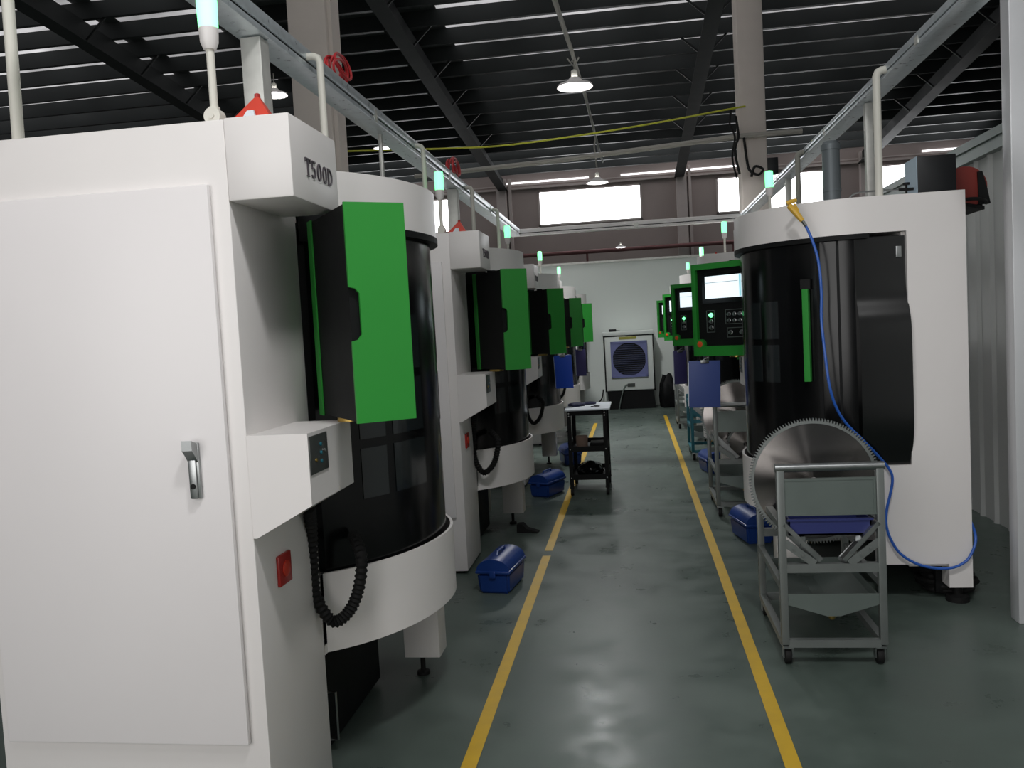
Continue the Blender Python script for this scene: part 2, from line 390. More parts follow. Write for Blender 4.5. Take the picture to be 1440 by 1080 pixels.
def make_machine():
    root = empty('gear_machine')
    # electrical cabinet
    cab = MB().box(-.90, 0, 0, .5, .02, 2.265, .006).build('electrical_cabinet', M['white'], root)
    door = MB().box(-.865, -.055, -.022, -.002, .385, 2.078, .006).build('cabinet_door', M['door'], root)
    hb = MB(); hb.box(-.176, -.140, -.034, -.022, 1.152, 1.32, .003); hb.box(-.172, -.148, -.040, -.034, 1.152, 1.27, .003)
    hb.prism([(-.034, 1.318), (-.066, 1.33), (-.066, 1.30), (-.052, 1.285), (-.034, 1.262)], -.174, -.142, 'x')
    hnd = hb.build('door_handle', M['steel'], door)
    MB().lathe([(.008, -.0405), (.008, -.0425)], (-.160, 0, 1.19), 'y', 16).build('keyhole', M['rubber'], door)
    for (x0, x1) in ((-.88, -.70), (-.2, -.03)): MB().box(x0, x1, .04, .46, 0, .03).build('plinth', M['matte_black'], root)
    # overhead and lower boxes facing the aisle
    ub = MB().box(-.001, .20, -.002, .39, 2.026, 2.267, .005).build('overhead_box', M['white'], root)
    lt = MB(); yy = .100
    for ch in 'T500D':
        letters(lt, ch, .2002, yy, 2.103, .055); yy += .0475
    lt.build('lettering', M['letter'], ub)
    lb = MB().prism([(-.001, 1.331), (.19, 1.331), (.19, 1.115), (.012, 1.02), (-.001, 1.02)], -.002, .385, 'y').build('switch_box', M['white'], root)
    sp = MB(); sp.box(.19, .194, .004, .15, 1.205, 1.320, .001)
    sw = sp.build('switch_plate', M['label'], lb)
    for i, (yv, zv, mm) in enumerate(((.045, 1.245, 'brass'), (.088, 1.288, 'teal'), (.088, 1.262, 'teal'), (.088, 1.236, 'teal'), (.12, 1.265, 'steel'))):
        MB().lathe([(.006, .194), (.006, .198), (.004, .199)], (0, yv, zv), 'x', 12).build('switch_button', M[mm], lb)
    iso = MB().box(0, .012, .14, .235, .825, .925, .004).build('isolator_switch', M['darkred'], root)
    MB().lathe([(.026, .012), (.026, .016), (.014, .020)], (0, .188, .875), 'x', 20).build('isolator_knob', M['red'], iso)
    # drum
    tb = MB().prism(footprint(0.), 2.022, 2.215).build('top_band', M['white'], root)
    MB().ribbon(curve(.005), curve(-.03), 1.996, 2.022).build('band_rim', M['matte_black'], root)
    MB().ribbon([(0, .502)] + curve(.006)[:5], [(-.03, .502)] + curve(-.03)[:5], 1.96, 2.06).build('hood_strip', M['matte_black'], root)  # matte black strip over the near end of the top band
    dd = MB().prism(footprint(-.03, -.45), .70, 2.004).build('drum_door', M['black'], root)
    def patch(t0, t1, z0, z1, d, name, m, parent, thick=.006):
        out, inn = [], []
        n = 8
        for i in range(n + 1):
            t = math.radians(t0 + (t1 - t0) * i / n)
            for L, dd_ in ((out, d), (inn, d - thick)):
                L.append((UC + (RA + dd_) * math.cos(t), VC + ((BN if t < 0 else BF) + dd_) * math.sin(t)))
        return MB().ribbon(out, inn, z0, z1).build(name, m, parent)
    for (t0, t1) in ((-45.5, -35), (-31.5, -14), (16, 27), (31, 41)):
        for z0, z1 in (((1.0, 1.19), (1.225, 1.44), (1.475, 1.69)) if t0 < 0 else ((1.225, 1.44), (1.475, 1.69))):
            patch(t0, t1, z0, z1, -.027, 'window', M['glass'], dd)
    hb = patch(57.5, 60.5, 1.235, 1.745, .012, 'door_bar', M['green'], dd, .028)
    patch(56.5, 61.5, 1.745, 1.80, .004, 'door_bar_clip', M['rubber'], dd, .02)
    patch(74.2, 75.6, .77, 2.0, -.024, 'door_seam', M['matte_black'], dd, .008)
    patch(64, 66, .77, 2.0, -.026, 'door_seam', M['matte_black'], dd, .006)
    bb = MB(); bb.ribbon([(0, .5)] + curve(0.), [(-.012, .5)] + curve(-.012), .465, .757)
    bb.build('bottom_band', M['white'], root)
    MB().prism(footprint(-.013), .50, .70).build('drum_base', M['matte_black'], root)
    # end plate with opening and bulged cover
    V1 = 1.81
    ep = MB()
    ep.box(BK, -.478, V1 - .03, V1, .22, 2.022)
    ep.box(-.478, -.285, V1 - .03, V1, .22, .766)
    ep.box(BK, BK + .12, V1 - .12, V1, .09, .22)
    ep.build('end_plate', M['white'], root)
    cv = MB(); pr = []
    for i in range(61):
        q = i / 60; z = 2.0 - (2.0 - .77) * q
        h = .074 * (1 / (1 + math.exp((z - 1.62) * 24))) * (1 / (1 + math.exp((.86 - z) * 22)))
        pr.append((V1 - .03 + h, z))
    pr += [(V1 - .09, .77), (V1 - .09, 2.0)]
    cv.prism(pr, -.482, -.22, 'x'); cv.build('bulged_cover', M['cover'], root)
    MB().box(-.458, -.43, V1 - .031, V1 - .02, 1.885, 1.945, .002).build('latch', M['steel'], root)
    # body behind, base below
    MB().box(BK, -.46, .5, 1.775, .2, 2.02).build('body_shell', M['white'], root)
    MB().box(BK + .03, -.62, .5, 1.7, .03, .2).build('machine_base', M['matte_black'], root)
    lg = MB().box(.03, .20, 1.40, 1.545, .1, .47, .004).build('support_leg', M['white'], root)
    ft = MB(); ft.lathe([(.03, 0), (.03, .015), (.012, .02), (.012, .1)], (.10, 1.46, 0), 'z', 16); ft.build('leveling_foot', M['rubber'], root)
    ft = MB(); ft.lathe([(.06, 0), (.06, .03), (.025, .04), (.025, .1)], (BK + .06, V1 - .06, 0), 'z', 16); ft.build('leveling_foot', M['rubber'], root)
    # corrugated cable loop
    pts = [(.035, .36, 1.03), (.012, .42, .94), (.0, .44, .82), (.005, .44, .70), (.055, .45, .608), (.115, .455, .64), (.155, .46, .72), (.17, .47, .83), (.10, .60, .88)]
    b = MB(); b.tube(pts, .021, 12, rad=lambda i: .023 if i % 2 else .017, smooth=12); b.build('cable_loop', M['rubber'], root)
    # control panel (own frame: y = face normal, +x = edge towards the aisle)
    w2, ht, dp = .225, .67, .095
    cp = MB().box(-w2 + .012, w2 - .012, -dp + .004, dp - .03, .004, ht - .004).build('control_panel', M['matte_black'], root)
    for s in (-1, 1):
        if s > 0:
            # side plate with a notch in its rear edge
            P = [(-dp, 0), (dp, 0), (dp, ht), (-dp, ht), (-dp, .415), (-dp + .02, .41), (-dp + .032, .395), (-dp + .032, .27), (-dp + .02, .255), (-dp, .25)]
        else:
            P = [(-dp, 0), (dp, 0), (dp, ht), (-dp, ht)]
        MB().prism(P, s * w2 - .006, s * w2 + .006, 'x').build('side_plate', M['green'], cp)
    MB().box(-w2, -w2 + .05, -dp - .002, -dp + .003, 0, ht).build('rear_flange', M['green'], cp)
    fr = MB(); fr.box(-w2, w2, dp - .03, dp, ht - .042, ht); fr.box(-w2, w2, dp - .03, dp, 0, .072); fr.box(w2 - .028, w2, dp - .03, dp, .07, ht - .04); fr.box(-w2, -w2 + .028, dp - .03, dp, .07, ht - .04)
    lob = [(w2 - .005, .06), (w2 - .085, .06)] + [(w2 - .05 - .038 * math.cos(t), .085 + .038 * math.sin(t)) for t in [i * PI / 10 for i in range(0, 11)]]
    fr.prism(lob, dp - .03, dp + .001, 'y')
    fr.build('panel_frame', M['green'], cp)
    bz = MB(); bz.box(-.19, .155, dp - .03, dp - .022, .38, .60); bz.build('bezel', M['black'], cp)
    MB().box(-.175, .125, dp - .023, dp - .018, .415, .575).build('screen', M['screen'], cp)
    MB().box(-.15, .12, dp - .0182, dp - .0176, .527, .530).build('screen_line', M['sheet'], cp)
    MB().box(-.172, -.158, dp - .0182, dp - .0176, .42, .57).build('screen_stripe', M['screen_teal'], cp)
    def knob(x, z, m, r=.011): MB().lathe([(r * 1.3, dp - .031), (r * 1.3, dp - .026), (r, dp - .024), (r * .8, dp - .01)], (x, 0, z), 'y', 14).build('button', M[m], cp)
    for z, m in ((.295, 'signal'), (.25, 'steel'), (.205, 'steel')): knob(.09, z, m, .013)
    for z in (.295, .25):
        for x in (-.06, -.105, -.15): knob(x, z, 'steel')
    for x in (-.07, -.16): knob(x, .165, 'steel', .013)
    def outline(x0, x1, z0, z1):
        ol = MB()
        for (a, c, e, g) in ((x0, x1, z0, z0 + .004), (x0, x1, z1 - .004, z1), (x0, x0 + .004, z0, z1), (x1 - .004, x1, z0, z1)): ol.box(a, c, dp - .031, dp - .028, e, g)
        ol.build('panel_outline', M['sheet'], cp)
    outline(.06, .13, .17, .33); outline(-.185, -.03, .225, .33); outline(-.19, -.04, .13, .2)
    MB().lathe([(.022, dp), (.022, dp + .004), (.015, dp + .007)], (w2 - .05, 0, .087), 'y', 18).build('emergency_button', M['orange'], cp)
    pv = MB(); pv.lathe([(.05, -.014), (.05, -.001)], (-.05, -.03, 0), 'z', 20); pv.build('swivel', M['brass'], cp)
    pv = MB(); pv.lathe([(.03, ht), (.03, ht + .012)], (-.05, -.03, 0), 'z', 16); pv.build('hanger_stub', M['matte_black'], cp)
    cp.location = (.262, .335, 1.345); cp.rotation_euler = (0, 0, math.atan2(.57, .82) - PI / 2)
    # signal tower
    st = MB(); st.lathe([(.012, .03), (.012, .227)], (-.06, .07, 2.265), 'z', 14); st.lathe([(.017, .028), (.017, .055)], (-.06, .07, 2.265), 'z', 14)
    tw = st.build('signal_tower', M['pvc'], root)
    sb = MB(); sb.lathe([(.026, -.02), (.026, .02)], (-.06, .07, 2.291), 'y', 20); sb.box(-.085, -.035, .05, .09, 2.264, 2.272); sb.lathe([(.008, -.024), (.008, -.02)], (-.06, .07, 2.291), 'y', 10)
    sb.build('tower_bracket', M['pvc'], tw)
    MB().lathe([(.018, .225), (.027, .247), (.029, .287)], (-.06, .07, 2.265), 'z', 20).build('lamp_cup', M['white'], tw)
    MB().lathe([(.029, .287), (.031, .36), (.028, .405), (.01, .41)], (-.06, .07, 2.265), 'z', 20).build('signal_lamp', M['signal'], tw)
    return root, cp

proto, proto_panel = make_machine()
XL, DL, SP = -1.155, 2.40, 3.10
XR, DR = .982, 6.63
GR = 'white gear machines along the aisle'
ordn = ('first', 'second', 'third', 'fourth', 'fifth')
left_lab = ['white gear machine with the largest cabinet door and a chrome lock handle',
            'white gear machine behind the one with the big door, blue tool box at its foot',
            'white gear machine just behind the black tool cart, bright blue board hanging from its panel',
            'white gear machine fourth in the row under the tray with red cables',
            'white gear machine last before the end wall in the red cable tray row']
right_lab = ['white gear machine with a blue air hose looping down its open end',
             'white gear machine second in the row of gear trolleys, lit screen half hidden',
             'white gear machine third in the row of gear trolleys, thin strip of screen showing',
             'white gear machine last in the row of gear trolleys, close to the air cooler']
machines = []
for i in range(5):
    o = proto if i == 0 else copy_tree(proto)
    o.location = (XL, DL + SP * i, 0); tag(o, left_lab[i], 'machine', GR); machines.append(o)
for i in range(4):
    o = copy_tree(proto)
    o.location = (XR, DR + SP * i, 0); o.rotation_euler = (0, 0, PI); tag(o, right_lab[i], 'machine', GR); machines.append(o)
    for ch in o.children:
        if ch.name.startswith('control_panel'):
            ch.rotation_euler = (0, 0, math.atan2(.777, .63) - PI / 2)
            ch.location = (.30, .27, 1.345) if i < 1 else ((.31, .25, 1.345) if i == 1 else (.29, .27, 1.345))

# coolant tanks slid under the drums of the first three left machines
def coolant_tank():
    t = empty('coolant_tank')
    MB().box(-.5, 0, 0, .72, .02, .455, .008).build('tank_body', M['matte_black'], t)
    b = MB(); b.tube([(0, .06, .05), (.03, .06, .05), (.03, .06, .24), (0, .06, .24)], .006, 8); b.build('handle', M['steel'], t)
    b = MB()
    for (x, y) in ((-.45, .06), (-.05, .06), (-.45, .66), (-.05, .66)): b.lathe([(.02, 0), (.02, .022)], (x, y, 0), 'z', 10)
    b.build('foot', M['rubber'], t)
    return t
tk0 = coolant_tank()
for i, lb in enumerate(('black coolant tank with upright bar handle under the machine with the big door', 'black coolant tank under the machine that has a blue tool box at its foot', 'black coolant tank under the machine behind the black tool cart')):
    t = tk0 if i == 0 else copy_tree(tk0)
    t.location = (XL - .08, DL + SP * i + .64, 0); tag(t, lb, 'tank', 'coolant tanks under the machines')

# red alarm horns
def siren():
    t = empty('alarm_horn')
    b = MB(); bm = b.bm
    base = [(-.068, -.035, 0), (.058, -.03, 0), (.05, .05, 0), (-.04, .05, 0)]
    top = [(.002, -.012, .070), (.014, -.012, .072), (.014, .004, .072), (.002, .004, .070)]
    B = [bm.verts.new(p) for p in base]; T = [bm.verts.new(p) for p in top]
    mid = bm.verts.new((.012, -.018, .0))
    bm.faces.new(T); bm.faces.new(B)
    for k in range(4): bm.faces.new((B[k], B[(k + 1) % 4], T[(k + 1) % 4], T[k]))
    bm.verts.remove(mid)
    b.build('horn_body', M['red'], t)
    b = MB(); b.prism([(-.03, .003), (.012, .003), (.008, .026), (-.012, .026)], -.040, -.030, 'y'); b.build('label_plate', M['paper'], t)
    b = MB(); b.lathe([(.009, .068), (.009, .080), (.005, .083)], (.008, -.004, 0), 'z', 12); b.build('tip', M['darkred'], t)
    return t
s0 = siren()
for i, (loc, rz_, lb) in enumerate((((XL + .068, DL + .08, 2.2675), 0, 'red alarm horn with white label on top of the machine with the big door'),
                                    ((XL + .05, DL + SP + .08, 2.2675), 0, 'red alarm horn on the second machine under the tray with red cables'),
                                    ((XR - .03, DR + SP - .08, 2.2665), PI, 'small red alarm horn on the second machine of the gear trolley row'))):
    t = s0 if i == 0 else copy_tree(s0)
    t.location = loc; t.rotation_euler = (0, 0, rz_); tag(t, lb, 'alarm')

# ------------------------------------------------------------------ cable trays
def tray(name, x0, x1, y0, y1, z0, z1, lab, along='y'):
    t = empty(name, (0, 0, 0), 0, lab, 'cable tray')
    hh = z1 - z0; mm = M['galv'] if along == 'y' else M['white']  # white enamel on the crossing tray imitates window light on its steel
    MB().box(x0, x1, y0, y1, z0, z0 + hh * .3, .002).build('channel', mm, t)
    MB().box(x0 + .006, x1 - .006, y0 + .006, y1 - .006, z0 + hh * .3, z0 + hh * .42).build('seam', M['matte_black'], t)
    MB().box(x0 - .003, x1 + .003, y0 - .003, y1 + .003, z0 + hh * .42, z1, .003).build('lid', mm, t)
    yy = (y0 if along == 'y' else x0) + 1.6
    while yy < (y1 if along == 'y' else x1):
        b = MB()
        if along == 'y': b.box(x0 - .004, x1 + .004, yy, yy + .05, z0 + .004, z1 - .018)
        else: b.box(yy, yy + .05, y0 - .004, y1 + .004, z0 + .004, z1 - .018)
        b.build('joint_strap', M['galv_post'], t); yy += 2.0
    return t
TL = tray('cable_tray', -1.52, -1.40, 1.2, 11.14, 2.835, 2.925, 'galvanised cable tray running above the machines, red cable coils lying on it')
TR = tray('cable_tray', 1.41, 1.53, 2.8, 11.14, 2.865, 2.925, 'galvanised cable tray running above the machines of the gear trolley row')
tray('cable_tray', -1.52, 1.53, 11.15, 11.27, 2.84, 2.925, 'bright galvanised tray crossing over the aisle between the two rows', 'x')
def post(x, y, z0, z1, w, lab):
    o = MB().box(-w / 2, w / 2, -w / 2, w / 2, 0, z1 - z0, .004).build('support_post', M['galv_post']); o.location = (x, y, z0); tag(o, lab, 'post', 'tray support posts')
post(-1.46, 3.36, 2.216, 2.83, .085, 'thick weathered metal post holding up the tray behind the red alarm horn')
post(-1.46, 7.22, 2.216, 2.83, .085, 'metal tray post on the second machine, bright window light on its edge')
b = MB(); b.tube([(-1.46, 5.1, 0), (-1.46, 5.1, 2.84)], .014, 8); tag(b.build('support_rod', M['galv_post']), 'thin grey rod under the tray between the first two machines', 'post')
post(1.47, 5.52, 2.216, 2.86, .045, 'slim post holding the tray on the machine with the blue air hose')
post(1.47, 8.2, 2.216, 2.86, .05, 'slim post under the tray behind the grey upright duct')
post(1.47, 10.9, 0, 2.86, .05, 'slim post under the far end of the tray by the bright crossing tray')

def pvc(pts, lab, r=.0165, m='pvc'):
    b = MB(); b.tube(pts, r, 12); 
    o = b.build('conduit_pipe', M[m]); tag(o, lab, 'pipe', 'white conduit pipes'); return o
def drop(x0, x1, y, zt, z0): 
    s = 1 if x1 > x0 else -1
    return [(x0, y, zt), (x1 - s * .03, y, zt), (x1 - s * .009, y, zt - .009), (x1, y, zt - .03), (x1, y, z0)]
pvc(drop(-1.40, -1.34, 3.78, 2.885, 2.215), 'white pipe bending down from the tray behind the overhead box of the big-door machine')
pvc(drop(-1.40, -1.345, 5.72, 2.885, 2.265), 'white pipe dropping from the tray to the second machine, beside its green signal lamp', .016)
pvc(drop(-1.40, -1.345, 7.5, 2.885, 0), 'white pipe dropping from the tray between the second and third machines', .018)
pvc(drop(-1.40, -1.345, 8.95, 2.885, 2.265), 'white pipe dropping from the tray to the third machine', .018)
pvc(drop(1.41, 1.36, 4.93, 2.895, 2.215), 'white pipe bending down from the tray to the machine with the blue air hose', .021)
pvc(drop(1.41, 1.36, 7.15, 2.895, 0), 'grey pipe dropping from the tray just behind the machine with the blue air hose', .021, 'conduit')
b = MB(); b.tube([(-1.915, 2.53, 2.265), (-1.905, 2.53, 3.1), (-1.905, 2.53, 6.0)], .0185, 12)
tag(b.build('conduit_pipe', M['pvc']), 'white pipe rising from the top of the big-door machine to the roof', 'pipe', 'white conduit pipes')

def coil(c, r, m, lab, n=5):
    b = MB()
    pts = []
    for i in range(n * 16 + 1):
        t = 2 * PI * i / 16
        pts.append((c[0] + .035 * math.sin(t * .37), c[1] + (r + .03 * math.sin(t * .61)) * math.cos(t) + .03 * math.sin(t * .19), c[2] + r * .5 * math.sin(t) + .025 * math.sin(t * .23)))
    b.tube(pts, .007, 6); o = b.build('cable_coil', M[m]); tag(o, lab, 'cable', 'red cable coils')
coil((-1.45, 4.36, 3.0), .12, 'red_cable', 'coil of red cable on the tray above the big-door machine')
coil((-1.45, 7.25, 3.01), .15, 'red_cable', 'coil of red cable on the tray above the second machine')

# ------------------------------------------------------------------ lamps
def lamp():
    t = empty('pendant_lamp')
    MB().lathe([(.25, 0), (.235, .035), (.12, .075), (.075, .12), (.07, .13), (.072, .118), (.115, .07), (.23, .03), (.245, 0)], (0, 0, 0), 'z', 36, False).build('lamp_shade', M['white'], t)
    MB().lathe([(.0, .0), (.2, .006), (.21, .02), (.1, .05)], (0, 0, 0), 'z', 30, False).build('bulb', M['lamp_glow'], t)
    b = MB(); b.lathe([(.045, .125), (.045, .22), (.02, .24)], (0, 0, 0), 'z', 16); b.build('lamp_holder', M['pvc'], t)
    b = MB(); b.tube([(0, 0, .23), (0, 0, .42)], .008, 6); b.build('lamp_cord', M['conduit'], t)
    return t
l0 = lamp()
LP = [((-.633, 12, 4.90), 1., 'glowing round pendant lamp, the largest, hanging over the aisle'), ((-.625, 19.4, 4.80), 1., 'white pendant lamp in front of the wide bright window'),
      ((-.28, 31, 4.38), .75, 'small dim pendant lamp just above the end wall'), ((-5.8, 20.5, 6.2), 1., 'glowing pendant lamp behind the cable tray with red coils'),
      ((-6.62, 16, 6.38), 1., 'pendant lamp half hidden by the concrete column and tray post'), ((-.25, 26, 2.95), .6, 'lowest small pendant lamp, peeking over the end wall')]
for i, (loc, s, lb) in enumerate(LP):
    t = l0 if i == 0 else copy_tree(l0)
    t.location = loc; t.scale = (s, s, s); tag(t, lb, 'lamp')
b = MB(); pts = [(-.63, 7.6, 4.75), (-.63, 8.87, 4.92), (-.63, 11.7, 5.27), (-.63, 12.4, 5.32), (-.63, 15, 5.6), (-.63, 18.4, 5.82), (-.62, 21.5, 5.95), (-.62, 25, 6.3)]
b.tube(pts, .028, 8)
wire = b.build('lamp_conduit', M['conduit'])
tag(wire, 'pale conduit slung along the roof carrying the aisle lamps', 'conduit')
b = MB(); b.tube([(-.633, 12.0, 5.3), (-.66, 12, 5.25), (-.633, 12, 5.29)], .012, 6); b.tube([(-.56, 12.0, 5.3), (-.633, 12, 5.18), (-.72, 12, 5.3)], .012, 6); b.tube([(-.62, 19.4, 5.88), (-.66, 19.4, 5.6), (-.625, 19.4, 5.15)], .02, 6)
b.build('hanger', M['conduit'], wire)
b = MB(); b.tube([(-3.6, 14.6, 4.36), (-1, 14.1, 4.34), (1.72, 13.25, 4.31), (2.6, 13.25, 4.31)], .04, 8)
tag(b.build('crossing_conduit', M['conduit']), 'grey conduit spanning from the concrete column across the aisle', 'conduit')
b = MB(); b.tube([(-5.6, 13.2, 4.62), (-4.42, 13.2, 4.58), (-2.8, 13.2, 4.49), (-1.7, 13.2, 4.46), (.04, 13.2, 4.56), (1.5, 13.2, 4.7), (1.8, 13.25, 4.74)], .014, 6, smooth=5)
tag(b.build('sagging_cable', M['yellow_cable']), 'yellow cable sagging across the hall below the roof', 'cable')
b = MB(); b.tube([(1.6, 13.22, 4.72), (1.56, 13.2, 4.5), (1.63, 13.22, 4.3), (1.58, 13.2, 4.0), (1.64, 13.24, 3.7)], .016, 6, smooth=5)
b.tube([(1.65, 13.22, 4.6), (1.68, 13.2, 4.3), (1.62, 13.2, 4.1), (1.68, 13.22, 3.75)], .02, 6, smooth=5)
b.tube([(1.76, 13.24, 4.3), (1.8, 13.24, 3.9), (1.84, 13.22, 3.78), (1.95, 13.22, 3.72), (2.02, 13.24, 3.8), (1.9, 13.2, 3.84), (1.85, 13.24, 3.7)], .02, 6, smooth=5)
bx_ = MB().box(2.10, 2.26, 13.34, 13.5, 3.74, 3.98, .01); tag(bx_.build('control_box', M['dark_box']), 'small dark box fixed to the side of the concrete column with tangled cables', 'box')
tag(b.build('cable_bundle', M['rubber']), 'tangle of dark cables hanging on the concrete column', 'cable')

# ------------------------------------------------------------------ things on top of the first right machine
ob = empty('filter_box', (1.57, 4.97, 2.215), 0, 'dark square box standing on top of the machine with the blue air hose', 'box')
MB().box(0, .20, 0, .2, .02, .215, .004).build('box_body', M['dark_box'], ob)
MB().box(-.003, .0, 0, .2, .02, .215).build('side_sheet', M['pale_blue'], ob)
MB().box(.02, .18, .02, .18, 0, .02).build('box_base', M['matte_black'], ob)
b = MB(); b.tube([(-.001, .06, .05), (-.08, .06, .05)], .008, 8); b.tube([(-.04, .06, .02), (-.04, .06, .085)], .006, 8); b.lathe([(.018, -.006), (.018, .006)], (-.04, .06, .08), 'z', 12)
b.build('valve', M['rubber'], ob)
b = MB(); b.tube([(1.22, 5.02, 2.225), (1.26, 5.02, 2.262), (1.40, 5.03, 2.268), (1.488, 5.03, 2.265)], .005, 6, smooth=4)
tag(b.build('thin_pipe', M['steel']), 'thin metal tube leading to the dark square box', 'pipe')
rl = empty('hose_reel', (1.757, 5.0, 2.15), 0, 'red hose reel on a dark bracket beside the dark square box', 'hose reel')
b = MB(); b.prism([(0, -.06), (.26, .25), (.26, .5), (0, .5)], 0, .02); b.build('bracket', M['matte_black'], rl)
b = MB(); b.lathe([(.03, -.05), (.115, -.045), (.118, -.03), (.08, -.02), (.08, .02), (.118, .03), (.115, .045), (.03, .05)], (.125, .2, .12), 'y', 32); b.build('reel_drum', M['reel_red'], rl)
b = MB(); b.prism([(.19, .02), (.25, .02), (.235, .1), (.21, .2), (.185, .2)], .14, .17, 'y'); b.prism([(.19, .02), (.25, .02), (.235, .1), (.21, .2), (.185, .2)], .25, .28, 'y'); b.box(.19, .22, .17, .25, .17, .2)
b.build('reel_guard', M['matte_black'], rl)
b = MB(); b.tube([(.03, .06, .03), (.1, -.0, .035), (.18, .05, .03), (.25, .2, .03)], .01, 8, smooth=6); b.build('hose_end', M['rubber'], rl)
b = MB(); b.lathe([(.058, 2.267), (.058, 2.72), (.064, 2.722), (.064, 2.76), (.058, 2.762), (.05, 2.78)], (1.40, 6.2, 0), 'z', 24); b.lathe([(.063, 2.44), (.063, 2.46)], (1.40, 6.2, 0), 'z', 24)
tag(b.build('exhaust_duct', M['duct']), 'grey upright duct behind the machine with the blue air hose', 'duct')
b = MB(); b.box(1.30, 1.37, 5.1, 5.2, 2.215, 2.245, .01)
tag(b.build('junction_box', M['pvc']), 'small pale junction box on top of the machine with the blue hose', 'box')

# air gun and hose
ag = empty('air_hose', (0, 0, 0), 0, 'blue air hose with a yellow blow gun looping down the white machine end', 'hose')
YH = 4.752
HP = [(.94, 4.78, 2.08), (.97, 4.76, 1.99), (.995, YH, 1.874), (1.004, YH, 1.72), (1.0, YH, 1.572), (1.008, YH - .02, 1.40), (1.023, YH - .03, 1.229), (1.055, YH - .02, 1.11), (1.108, YH, 1.016), (1.196, YH, .917), (1.301, YH + .04, .799), (1.343, YH + .04, .735), (1.349, YH + .04, .683), (1.335, YH + .04, .61), (1.316, YH + .04, .53), (1.312, YH + .04, .45), (1.33, YH + .04, .375), (1.375, YH + .04, .295), (1.45, YH + .04, .238), (1.54, YH + .04, .209), (1.628, YH + .04, .205), (1.69, YH + .04, .226), (1.735, YH + .04, .272), (1.768, YH + .05, .36), (1.775, 4.9, .44), (1.775, 5.1, .5)]
b = MB(); b.tube(HP, .0075, 8, smooth=6); b.build('hose', M['hose_blue'], ag)
b = MB(); b.tube([(.862, 4.79, 2.19), (.88, 4.775, 2.165), (.922, 4.77, 2.105)], .014, 10, rad=lambda i: (.016, .018, .013)[i]); b.tube([(.85, 4.80, 2.205), (.868, 4.80, 2.213), (.90, 4.82, 2.222)], .012, 8); b.tube([(.885, 4.775, 2.2), (.903, 4.775, 2.165), (.897, 4.775, 2.14)], .005, 6)
b.build('blow_gun', M['yellow'], ag)
b = MB(); b.tube([(.921, 4.77, 2.106), (.941, 4.779, 2.078)], .009, 10); b.build('fitting', M['chrome'], ag)

